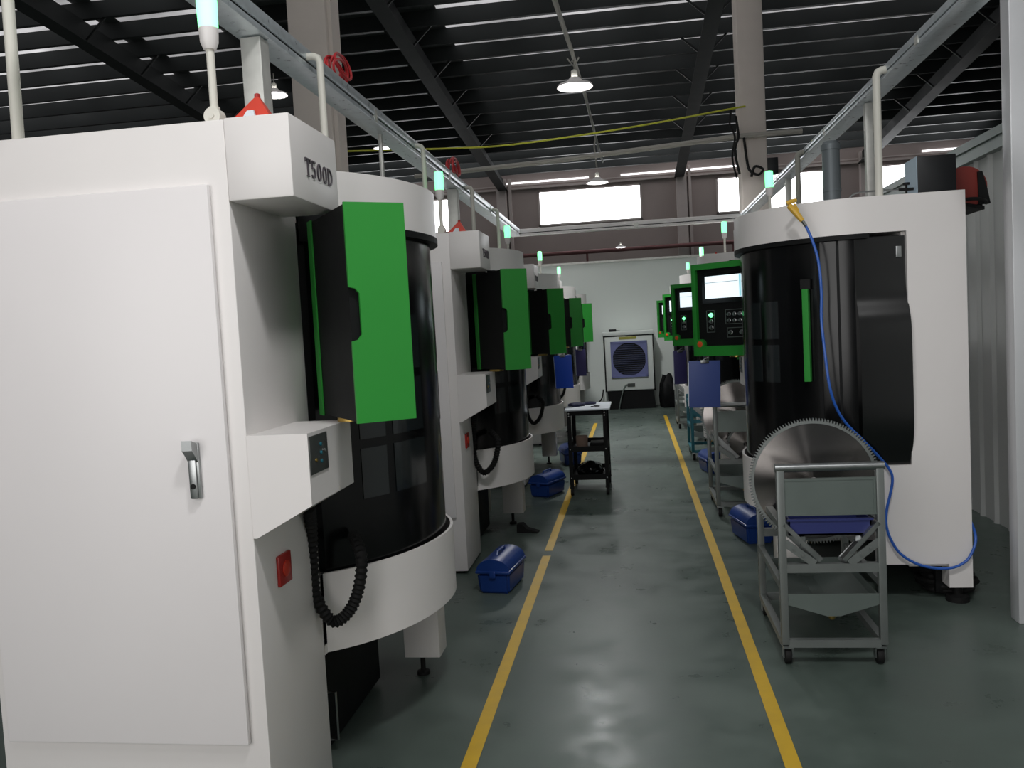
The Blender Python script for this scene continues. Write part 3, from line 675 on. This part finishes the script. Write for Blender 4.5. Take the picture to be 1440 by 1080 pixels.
# ------------------------------------------------------------------ gear trolleys with gear blanks
def trolley(fm):
    t = empty('gear_trolley')
    W, D = .465, .72
    def leg(x, y, zt):
        MB().box(x - .017, x + .017, y - .017, y + .017, .10, zt, .003).build('leg', fm, t)
    for x in (.017, W - .017):
        leg(x, .017, .905); leg(x, D - .017, .72)
    b = MB(); b.tube([(-.004, .017, .915), (W + .004, .017, .915)], .019, 14); b.build('handle_bar', M['steel'], t)
    fr = MB()
    for z, h in ((.455, .04), (.105, .035)):
        fr.box(.03, W - .03, .002, .032, z - h / 2, z + h / 2); fr.box(.03, W - .03, D - .032, D - .002, z - h / 2, z + h / 2)
    fr.box(.0, .032, .03, D - .03, .088, .122); fr.box(W - .032, W, .03, D - .03, .088, .122)
    fr.box(.0, .032, .03, D - .03, .64, .67); fr.box(W - .032, W, .03, D - .03, .64, .67)
    fr.box(.0, .025, .03, D - .03, .36, .39); fr.box(W - .025, W, .03, D - .03, .36, .39)
    fr.build('frame', fm, t)
    b = MB(); b.box(.034, W - .034, .012, .018, .70, .862); b.box(.034, W - .034, .008, .022, .856, .866); b.box(.034, W - .034, .008, .022, .696, .704); b.box(W - .045, W - .036, .008, .022, .70, .862)
    b.build('front_plate', M['sheet'], t)
    for s in (-1, 1):
        c = W / 2
        def X(v): return c + s * v
        b = MB(); b.bar((X(.205), .03, .66), (X(.05), .03, .49), .06, .02); b.bar((X(.205), .052, .64), (X(.045), .052, .475), .006, .04); b.bar((X(.20), D - .03, .645), (X(.035), D - .03, .485), .05, .03)
        b.bar((X(.12), .03, .57), (X(.12), D - .03, .57), .02, .05)
        b.build('support_rail', M['steel'], t)
        b = MB(); b.bar((X(.205), .006, .575), (X(.075), .006, .475), .006, .035)
        for q in (.3, .6):
            b.lathe([(.006, -.006), (.006, .0)], (X(.205 - .13 * q), .003, .575 - .1 * q), 'y', 10)
        b.build('brace_plate', fm, t)
    b = MB()
    P = [(.034, .335), (W - .034, .335), (W - .034, .285), (W / 2 + .03, .232), (W / 2 - .03, .232), (.034, .285)]
    b.prism(P, .006, .012, 'y'); b.prism(P, .62, .626, 'y')
    for s_ in (-1, 1):
        b.prism([(W / 2 + s_ * .03, .232), (W / 2 + s_ * (W / 2 - .034), .285), (W / 2 + s_ * (W / 2 - .034), .33), (W / 2 + s_ * (W / 2 - .038), .33), (W / 2 + s_ * (W / 2 - .038), .289), (W / 2 + s_ * .03, .236)], .012, .62, 'y')
    b.box(W / 2 - .03, W / 2 + .03, .012, .62, .232, .236)
    hp = b.build('drip_tray', M['sheet'], t)
    b = MB(); b.lathe([(.012, .205), (.016, .215), (.016, .225), (.01, .232)], (W / 2, .05, 0), 'z', 14); b.tube([(W / 2 - .02, .045, .222), (W / 2 + .02, .045, .222)], .006, 8); b.build('drain_valve', M['brass'], hp)
    for x in (.03, W - .03):
        for y in (.03, D - .03):
            b = MB(); b.lathe([(.036, -.014), (.038, -.01), (.038, .01), (.036, .014)], (x, y + .015, .038), 'x', 22); cs = b.build('caster', M['rubber'], t)
            b = MB(); b.box(x - .024, x + .024, y - .02, y + .03, .078, .09); b.box(x - .022, x - .017, y - .005, y + .03, .03, .08); b.box(x + .017, x + .022, y - .005, y + .03, .03, .08); b.build('caster_fork', M['steel'], cs)
    return t

def gear(R, teeth, thick, name='gear_blank'):
    """toothed steel disc standing upright, axis along y; centred on its own origin (mesh built round z then turned)"""
    t = empty(name)
    b = MB(); pts = []
    for i in range(teeth):
        a = 2 * PI * i / teeth; d = 2 * PI / teeth
        for f, r in ((0, R - .014), (.22, R - .013), (.42, R), (.58, R), (.78, R - .013)): pts.append((r * math.cos(a + f * d), r * math.sin(a + f * d)))
    bm = b.bm; ri = R - .026
    n = len(pts); inn = [(ri * math.cos(2 * PI * i / n), ri * math.sin(2 * PI * i / n)) for i in range(n)]
    L = [[bm.verts.new((p[0], p[1], z)) for p in P_] for P_, z in ((pts, -thick / 2), (pts, thick / 2), (inn, thick / 2), (inn, -thick / 2))]
    for k_ in range(4):
        P_, Q_ = L[k_], L[(k_ + 1) % 4]
        for i in range(n): bm.faces.new((P_[i], P_[(i + 1) % n], Q_[(i + 1) % n], Q_[i]))
    rim = b.build('tooth_rim', M['frame'], t)
    b = MB(); b.lathe([(.018, thick / 2 - .004), (ri, thick / 2 - .004), (ri, -thick / 2 + .004), (.018, -thick / 2 + .004), (.018, thick / 2 - .004)], (0, 0, 0), 'z', 96, False); face = b.build('turned_face', M['disc'], t, 30)
    for o in (rim, face): o.rotation_euler = (PI / 2, 0, 0)
    return t
TX, TY = .615, 3.955
tr_lab = ['grey gear trolley standing before the machine with the blue air hose', 'grey gear trolley half hidden behind the first machine of its row',
          'teal painted trolley standing beyond the second grey gear trolley', 'small grey trolley farthest down the aisle, beyond the teal one']
tr0 = trolley(M['frame']); trolleys = [tr0]
g0 = gear(.308, 132, .03); 
disc_lab = ['large toothed steel disc leaning in the trolley before the blue air hose', 'toothed steel disc on the half hidden grey trolley', 'toothed steel disc on the teal trolley', 'toothed steel disc on the farthest small trolley']
for i, yy in enumerate((TY, 7.02, 9.95, 13.0)):
    t = tr0 if i == 0 else copy_tree(tr0)
    t.location = (TX, yy, 0); tag(t, tr_lab[i], 'trolley', 'gear trolleys')
    if i == 2:
        for ch in t.children:
            if ch.data and ch.name.split('.')[0] in ('leg', 'frame', 'brace_plate', 'front_plate'):
                ch.data = ch.data.copy(); ch.data.materials[0] = M['teal']
    if i in (0, 1):
        g = g0 if i == 0 else copy_tree(g0)
        g.location = (TX + .232, yy + .36, .79); g.rotation_euler = (math.radians(-3), 0, math.radians(-4)); tag(g, disc_lab[i], 'gear', 'toothed steel discs')
g2 = gear(.16, 64, .03); g2.location = (TX + .27, 7.02 + .2, .57); tag(g2, 'smaller toothed disc low in the half hidden grey trolley', 'gear')
b = MB(); b.box(0, .36, 0, .25, 0, .008); b.box(0, .36, 0, .006, 0, .075); b.box(0, .36, .244, .25, 0, .075); b.box(0, .006, 0, .25, 0, .075); b.box(.354, .36, 0, .25, 0, .075); b.box(-.008, .368, -.008, .0, .068, .078)
pt = b.build('blue_tray', M['navy_plastic']); pt.location = (TX + .052, TY + .03, .60); tag(pt, 'blue plastic tray under the front plate of the trolley before the blue hose', 'tray')

# ------------------------------------------------------------------ blue tool boxes
def toolbox():
    t = empty('tool_box')
    b = MB(); bm = b.bm
    lo = [(-.095, -.17), (.095, -.17), (.095, .17), (-.095, .17)]; s = 1.1
    L0 = [bm.verts.new((x, y, 0)) for x, y in lo]; L1 = [bm.verts.new((x * s, y * s, .13)) for x, y in lo]
    bm.faces.new(L0); bm.faces.new(L1)
    for k_ in range(4): bm.faces.new((L0[k_], L0[(k_ + 1) % 4], L1[(k_ + 1) % 4], L1[k_]))
    bmesh.ops.bevel(bm, geom=bm.edges[:], offset=.015, segments=3, affect='EDGES')
    b.build('box_base', M['blue'], t)
    b = MB(); b.box(-.112, .112, -.195, .195, .128, .148, .008)
    pr = [(-.105, .146)] + [(-.105 * math.cos(PI * i / 12), .146 + .072 * math.sin(PI * i / 12)) for i in range(1, 12)] + [(.105, .146)]
    b.prism(pr, -.185, .185, 'y'); b.build('lid', M['blue'], t)
    b = MB(); b.tube([(0, -.08, .212), (0, -.07, .235), (0, .07, .235), (0, .08, .212)], .009, 8); b.build('handle', M['blue'], t)
    b = MB(); b.box(-.02, .02, -.2, -.188, .105, .15, .003); b.build('latch', M['blue'], t)
    return t
tb0 = toolbox()
for i, (x, y, r, lb) in enumerate(((-.885, 5.24, -8, 'blue tool box on the floor before the second machine of its row'), (-.885, 8.2, -22, 'blue plastic tool box beside the black tool cart'),
                                   (.80, 6.33, 12, 'blue plastic tool box behind the trolley that carries the large steel disc'), (.78, 9.25, 10, 'dark blue tool box on the floor under the teal trolley'),
                                   (-.80, 10.1, 15, 'blue tool box behind the black tool cart by the yellow line'))):
    t = tb0 if i == 0 else copy_tree(tb0)
    t.location = (x, y, 0); t.rotation_euler = (0, 0, math.radians(r)); tag(t, lb, 'box', 'blue tool boxes')
b = MB(); b.prism([(-.05, 0), (.12, 0), (.115, .012), (.03, .035), (-.01, .075), (-.05, .07)], 0, .07, 'y')
o = b.build('foot_pedal', M['rubber']); o.location = (-.93, 6.62, 0); o.rotation_euler = (0, 0, -.15); tag(o, 'black wedge-shaped foot pedal on the floor under the second machine', 'pedal')

# ------------------------------------------------------------------ black tool cart
ct = empty('tool_cart', (-.655, 8.08, 0), 0, 'black tool cart with a white top standing on the yellow line', 'cart')
W, D = .375, .66
for x in (.018, W - .018):
    for y in (.018, D - .018):
        MB().box(x - .018, x + .018, y - .018, y + .018, .075, .805).build('leg', M['matte_black'], ct)
        b = MB(); b.lathe([(.035, -.014), (.037, 0), (.035, .014)], (x, y, .037), 'x', 20); b.box(x - .02, x + .02, y - .02, y + .02, .07, .082); b.build('caster', M['rubber'], ct)
MB().box(-.02, W + .035, -.03, D + .02, .815, .83, .003).build('cart_top', M['paper'], ct)
b = MB()
for (y0, y1) in ((0, .012), (D - .012, D)): b.box(.03, W - .03, y0, y1, .77, .812)
for (x0, x1) in ((0, .012), (W - .012, W)): b.box(x0, x1, .03, D - .03, .77, .812)
b.build('top_rail', M['matte_black'], ct)
for z in (.42, .15):
    b = MB(); b.box(.01, W - .01, .01, D - .01, z, z + .008); b.box(.01, W - .01, .004, .012, z, z + .05); b.box(.01, W - .01, D - .012, D - .004, z, z + .05); b.box(.004, .012, .01, D - .01, z, z + .05); b.box(W - .012, W - .004, .01, D - .01, z, z + .05)
    b.build('shelf', M['matte_black'], ct)
b = MB()
for x in (.018, W - .018):
    for z in (.79, .765, .445, .17): b.lathe([(.006, -.004), (.006, .0)], (x, -.001, z), 'y', 8)
b.build('bolt', M['steel'], ct)
def lump(name, m, loc, sx, sy, sz, lab, cat, seed=1, sub=3):
    bm = bmesh.new(); bmesh.ops.create_icosphere(bm, subdivisions=sub, radius=1)
    rnd = random.Random(seed); ph = [rnd.uniform(0, 6) for _ in range(6)]
    for v in bm.verts:
        c = v.co.copy(); k_ = 1 + .13 * math.sin(4 * c.x + ph[0]) * math.cos(5 * c.y + ph[1]) + .09 * math.sin(9 * c.y + ph[2]) * math.cos(8 * c.z + ph[3])
        v.co = Vector((c.x * k_ * sx, c.y * k_ * sy, max(-.55, c.z * k_) * sz + .55 * sz))
    b = MB(); b.bm.free(); b.bm = bm
    o = b.build(name, m); o.location = loc; tag(o, lab, cat); return o
lump('work_glove', M['navy'], (-.58, 8.42, .83), .08, .1, .022, 'crumpled dark blue cloth glove on the white cart top', 'glove', 3)
lump('work_glove', M['navy'], (-.46, 8.56, .83), .07, .06, .018, 'smaller dark blue glove farther back on the white cart top', 'glove', 4)
b = MB(); b.box(0, .09, 0, .012, 0, .006); b.box(.0, .012, -.03, .012, 0, .006); b.box(.035, .075, -.03, .03, 0, .012, .003)
o = b.build('caliper', M['matte_black']); o.location = (-.43, 8.27, .83); o.rotation_euler = (0, 0, .3); tag(o, 'small black caliper on the white cart top', 'tool')
b = MB(); b.lathe([(.055, 0), (.058, .01), (.058, .11), (.055, .115), (.02, .115)], (0, 0, 0), 'z', 24); o = b.build('tape_roll', M['tan']); o.location = (-.54, 8.35, .428); tag(o, 'reddish tan roll on the middle shelf of the black cart', 'roll')
MB_ = MB().box(0, .15, 0, .2, 0, .045, .004); o = MB_.build('parts_case', M['matte_black']); o.location = (-.46, 8.3, .428); tag(o, 'flat black case on the middle shelf of the black cart', 'case')
lump('plastic_bag', M['black'], (-.47, 8.4, .158), .13, .2, .075, 'crumpled black bag on the bottom shelf of the cart', 'bag', 8)

# ------------------------------------------------------------------ hanging boards
def board(loc, w, h, rz_, m, lab, side=1, tilt=0.):
    t = empty('clipboard', loc, rz_, lab, 'clipboard', 'hanging clipboards')
    MB().box(-w / 2, w / 2, -.004, .004, -h, 0, .003).build('board', M[m], t)
    MB().box(-w / 2 - .006, w / 2 - .012, .004, .01, -h + .01, -.012).build('papers', M['paper'], t)
    b = MB(); b.box(-.03, .03, -.012, .0, -.02, .004, .003); b.build('clip', M['steel'], t)
    b = MB(); b.tube([(-.02, -.006, 0), (.0, -.006, .012), (.03, -.006, .026)], .0025, 6); b.build('wire', M['steel'], t)
    t.rotation_euler = (0, tilt, rz_); return t
board((.505, 6.30, 1.315), .225, .34, .1, 'board_blue', 'blue clipboard hanging below the lit panel of the machine with the air hose', tilt=.03)
board((.49, 9.3, 1.30), .14, .36, .3, 'board_violet', 'dark blue clipboard hanging below the second lit panel of the trolley row')
board((-.72, 8.72, 1.33), .19, .34, -.25, 'board_bright', 'bright blue clipboard hanging above the black tool cart', tilt=-.03)
board((-.73, 11.9, 1.30), .15, .37, -.3, 'board_violet', 'dark violet clipboard just behind the bright blue one')

# ------------------------------------------------------------------ air cooler
ac = empty('air_cooler', (-.075, 16.4, 0), math.radians(2), 'white evaporative air cooler with lavender grille against the end wall', 'air cooler')
b = MB(); b.prism([(-.42, 0), (.46, 0), (.43, .36), (-.45, .36)], .03, .6, 'y'); b.build('water_tank', M['matte_black'], ac)
MB().box(-.46, .445, 0, .6, .36, 1.40, .02).build('cooler_body', M['cooler'], ac)
b = MB(); b.box(-.485, -.46, .03, .6, .34, 1.41); b.box(.445, .465, .03, .6, .34, 1.41); b.box(-.48, .465, -.004, .02, 1.395, 1.412); b.build('dark_edge', M['matte_black'], ac)
MB().box(-.5, .485, -.03, .62, 1.412, 1.49, .015).build('lid', M['cooler'], ac)
gf = MB(); zc, gx = .955, -.01; hs = .345
for (a_, c_, e_, g_) in ((-hs, hs, hs - .04, hs), (-hs, hs, -hs, -hs + .04), (-hs, -hs + .04, -hs, hs), (hs - .04, hs, -hs, hs)): gf.box(gx + a_, gx + c_, -.035, 0, zc + e_, zc + g_)
for sx in (-1, 1):
    for sz in (-1, 1):
        P = [(gx + sx * .32, zc + sz * .32)]
        for k_ in range(9):
            a_ = PI / 2 * k_ / 8; P.append((gx + sx * .315 * math.cos(a_), zc + sz * .315 * math.sin(a_)))
        gf.prism(P, -.022, -.002, 'y')
gr = gf.build('grille_frame', M['lavender'], ac)
b = MB(); b.lathe([(.315, -.003), (.315, -.008)], (gx, 0, zc), 'y', 40); b.build('fan_opening', M['matte_black'], ac)
b = MB()
for k_ in range(-7, 8):
    z_ = k_ * .04; h_ = math.sqrt(max(.01, .30 ** 2 - z_ ** 2)); b.prism([(-.026, zc + z_), (-.022, zc + z_ + .004), (-.010, zc + z_ - .014), (-.014, zc + z_ - .018)], gx - h_, gx + h_, 'x')
b.build('louvre', M['louvre'], gr)
MB().box(-.19, .14, -.006, 0, 1.335, 1.385).build('name_label', M['olive'], ac)
MB().box(-.06, .08, -.008, 0, .425, .49).build('outlet', M['label'], ac)
b = MB(); b.tube([(-.05, -.01, .46), (-.12, -.03, .44), (-.2, -.05, .2), (-.24, -.06, .012)], .011, 8, smooth=6); b.build('drain_hose', M['sheet'], ac)
b = MB(); b.box(-.09, .05, -.02, .02, 0, .05, .01); b.tube([(.05, 0, .02), (.12, 0, .012)], .006, 6)
o = b.build('hand_tool', M['rubber']); o.location = (-.36, 16.55, 1.49); tag(o, 'black hand tool lying on the lid of the air cooler', 'tool')
lump('waste_sack', M['matte_black'], (.62, 16.5, 0), .17, .2, .4, 'dark sack slumped on the floor beside the air cooler', 'sack', 5)
b = MB(); b.tube([(-1.0, 16.75, .03), (-.85, 16.65, .05), (-.72, 16.7, .12), (-.65, 16.8, .2), (-.62, 16.95, .35)], .014, 6, smooth=6)
tag(b.build('power_cord', M['rubber']), 'dark power cord curling on the floor at the end wall by the cooler', 'cord')
b = MB(); b.tube([(1.80, 5.6, .78), (1.95, 5.62, .80), (2.02, 5.7, .78), (1.95, 5.75, .73), (1.80, 5.8, .72)], .012, 6, smooth=6)
tag(b.build('cable_loop', M['teal']), 'dark green cable loop sticking out behind the machine with the blue hose', 'cable')

b = MB(); pts = []
for i in range(70):
    a_ = i * .42; pts.append((1.70 + (.14 + .02 * math.sin(i * .7)) * math.cos(a_), 5.06 + (.12 + .02 * math.cos(i * .5)) * math.sin(a_), .018 + i * .0016))
b.tube(pts, .016, 8); tag(b.build('hose_coil', M['rubber']), 'coil of black hose on the floor under the corner of the blue air hose machine', 'hose')

# ------------------------------------------------------------------ lights
def area(name, loc, rot, sx, sy, power, col=(1, 1, 1), spread=180):
    l = bpy.data.lights.new(name, 'AREA'); l.shape = 'RECTANGLE'; l.size = sx; l.size_y = sy; l.energy = power; l.color = col; l.spread = math.radians(spread)
    o = bpy.data.objects.new(name, l); COL.objects.link(o); o.location = loc; o.rotation_euler = rot; return o
area('rear_doorway_daylight', (-2.5, -3.5, 2.6), (math.radians(86), 0, math.radians(-6)), 5, 4, 205, (1, .98, .965))
area('roof_skylight_daylight', (1.0, -1.5, 7.6), (math.radians(25), 0, 0), 9, 1.3, 95, (1, .99, .98))
def pt_light(loc, e, r=.2):
    l = bpy.data.lights.new('pendant_lamp_light', 'SPOT'); l.energy = e; l.spot_size = math.radians(150); l.spot_blend = .6; l.shadow_soft_size = r
    o = bpy.data.objects.new('pendant_lamp_light', l); COL.objects.link(o); o.location = loc
for (loc, s, _), e in zip(LP[:5], (560, 330, 330, 330, 900)): pt_light((loc[0], loc[1], loc[2] - .06), e)
pt_light((.4, 1.0, 4.9), 240)

w = bpy.data.worlds.new('hall_ambient'); sc.world = w; w.use_nodes = True
w.node_tree.nodes['Background'].inputs['Color'].default_value = (.9, .95, 1, 1)
w.node_tree.nodes['Background'].inputs['Strength'].default_value = .08

# ------------------------------------------------------------------ camera
f, cx, cy = 1200., 720., 540.
d = Vector((889 - cx, 457 - cy, f)).normalized()
x = Vector((1, -.045, 0)); x.z = -(x.x * d.x + x.y * d.y) / d.z; x.normalize()
u = d.cross(x)
if u.y > 0: u = -u
# columns: camera-frame (right, down, forward) coordinates of world X, Y, Z
R = Matrix(((x.x, d.x, u.x), (x.y, d.y, u.y), (x.z, d.z, u.z)))
right, down, fwd = (Vector(R[0]), Vector(R[1]), Vector(R[2]))
cam = bpy.data.cameras.new('camera'); cam.sensor_width = 36; cam.lens = f / 1440 * 36; cam.clip_end = 200
co = bpy.data.objects.new('camera', cam); COL.objects.link(co)
rot = Matrix((right, -down, -fwd)).transposed()
co.matrix_world = Matrix.Translation((0, 0, 1.6)) @ rot.to_4x4()
sc.camera = co
sc.view_settings.view_transform = 'Standard'; sc.view_settings.look = 'None'; sc.view_settings.exposure = 0; sc.view_settings.gamma = 1
sc.view_settings.use_curve_mapping = False
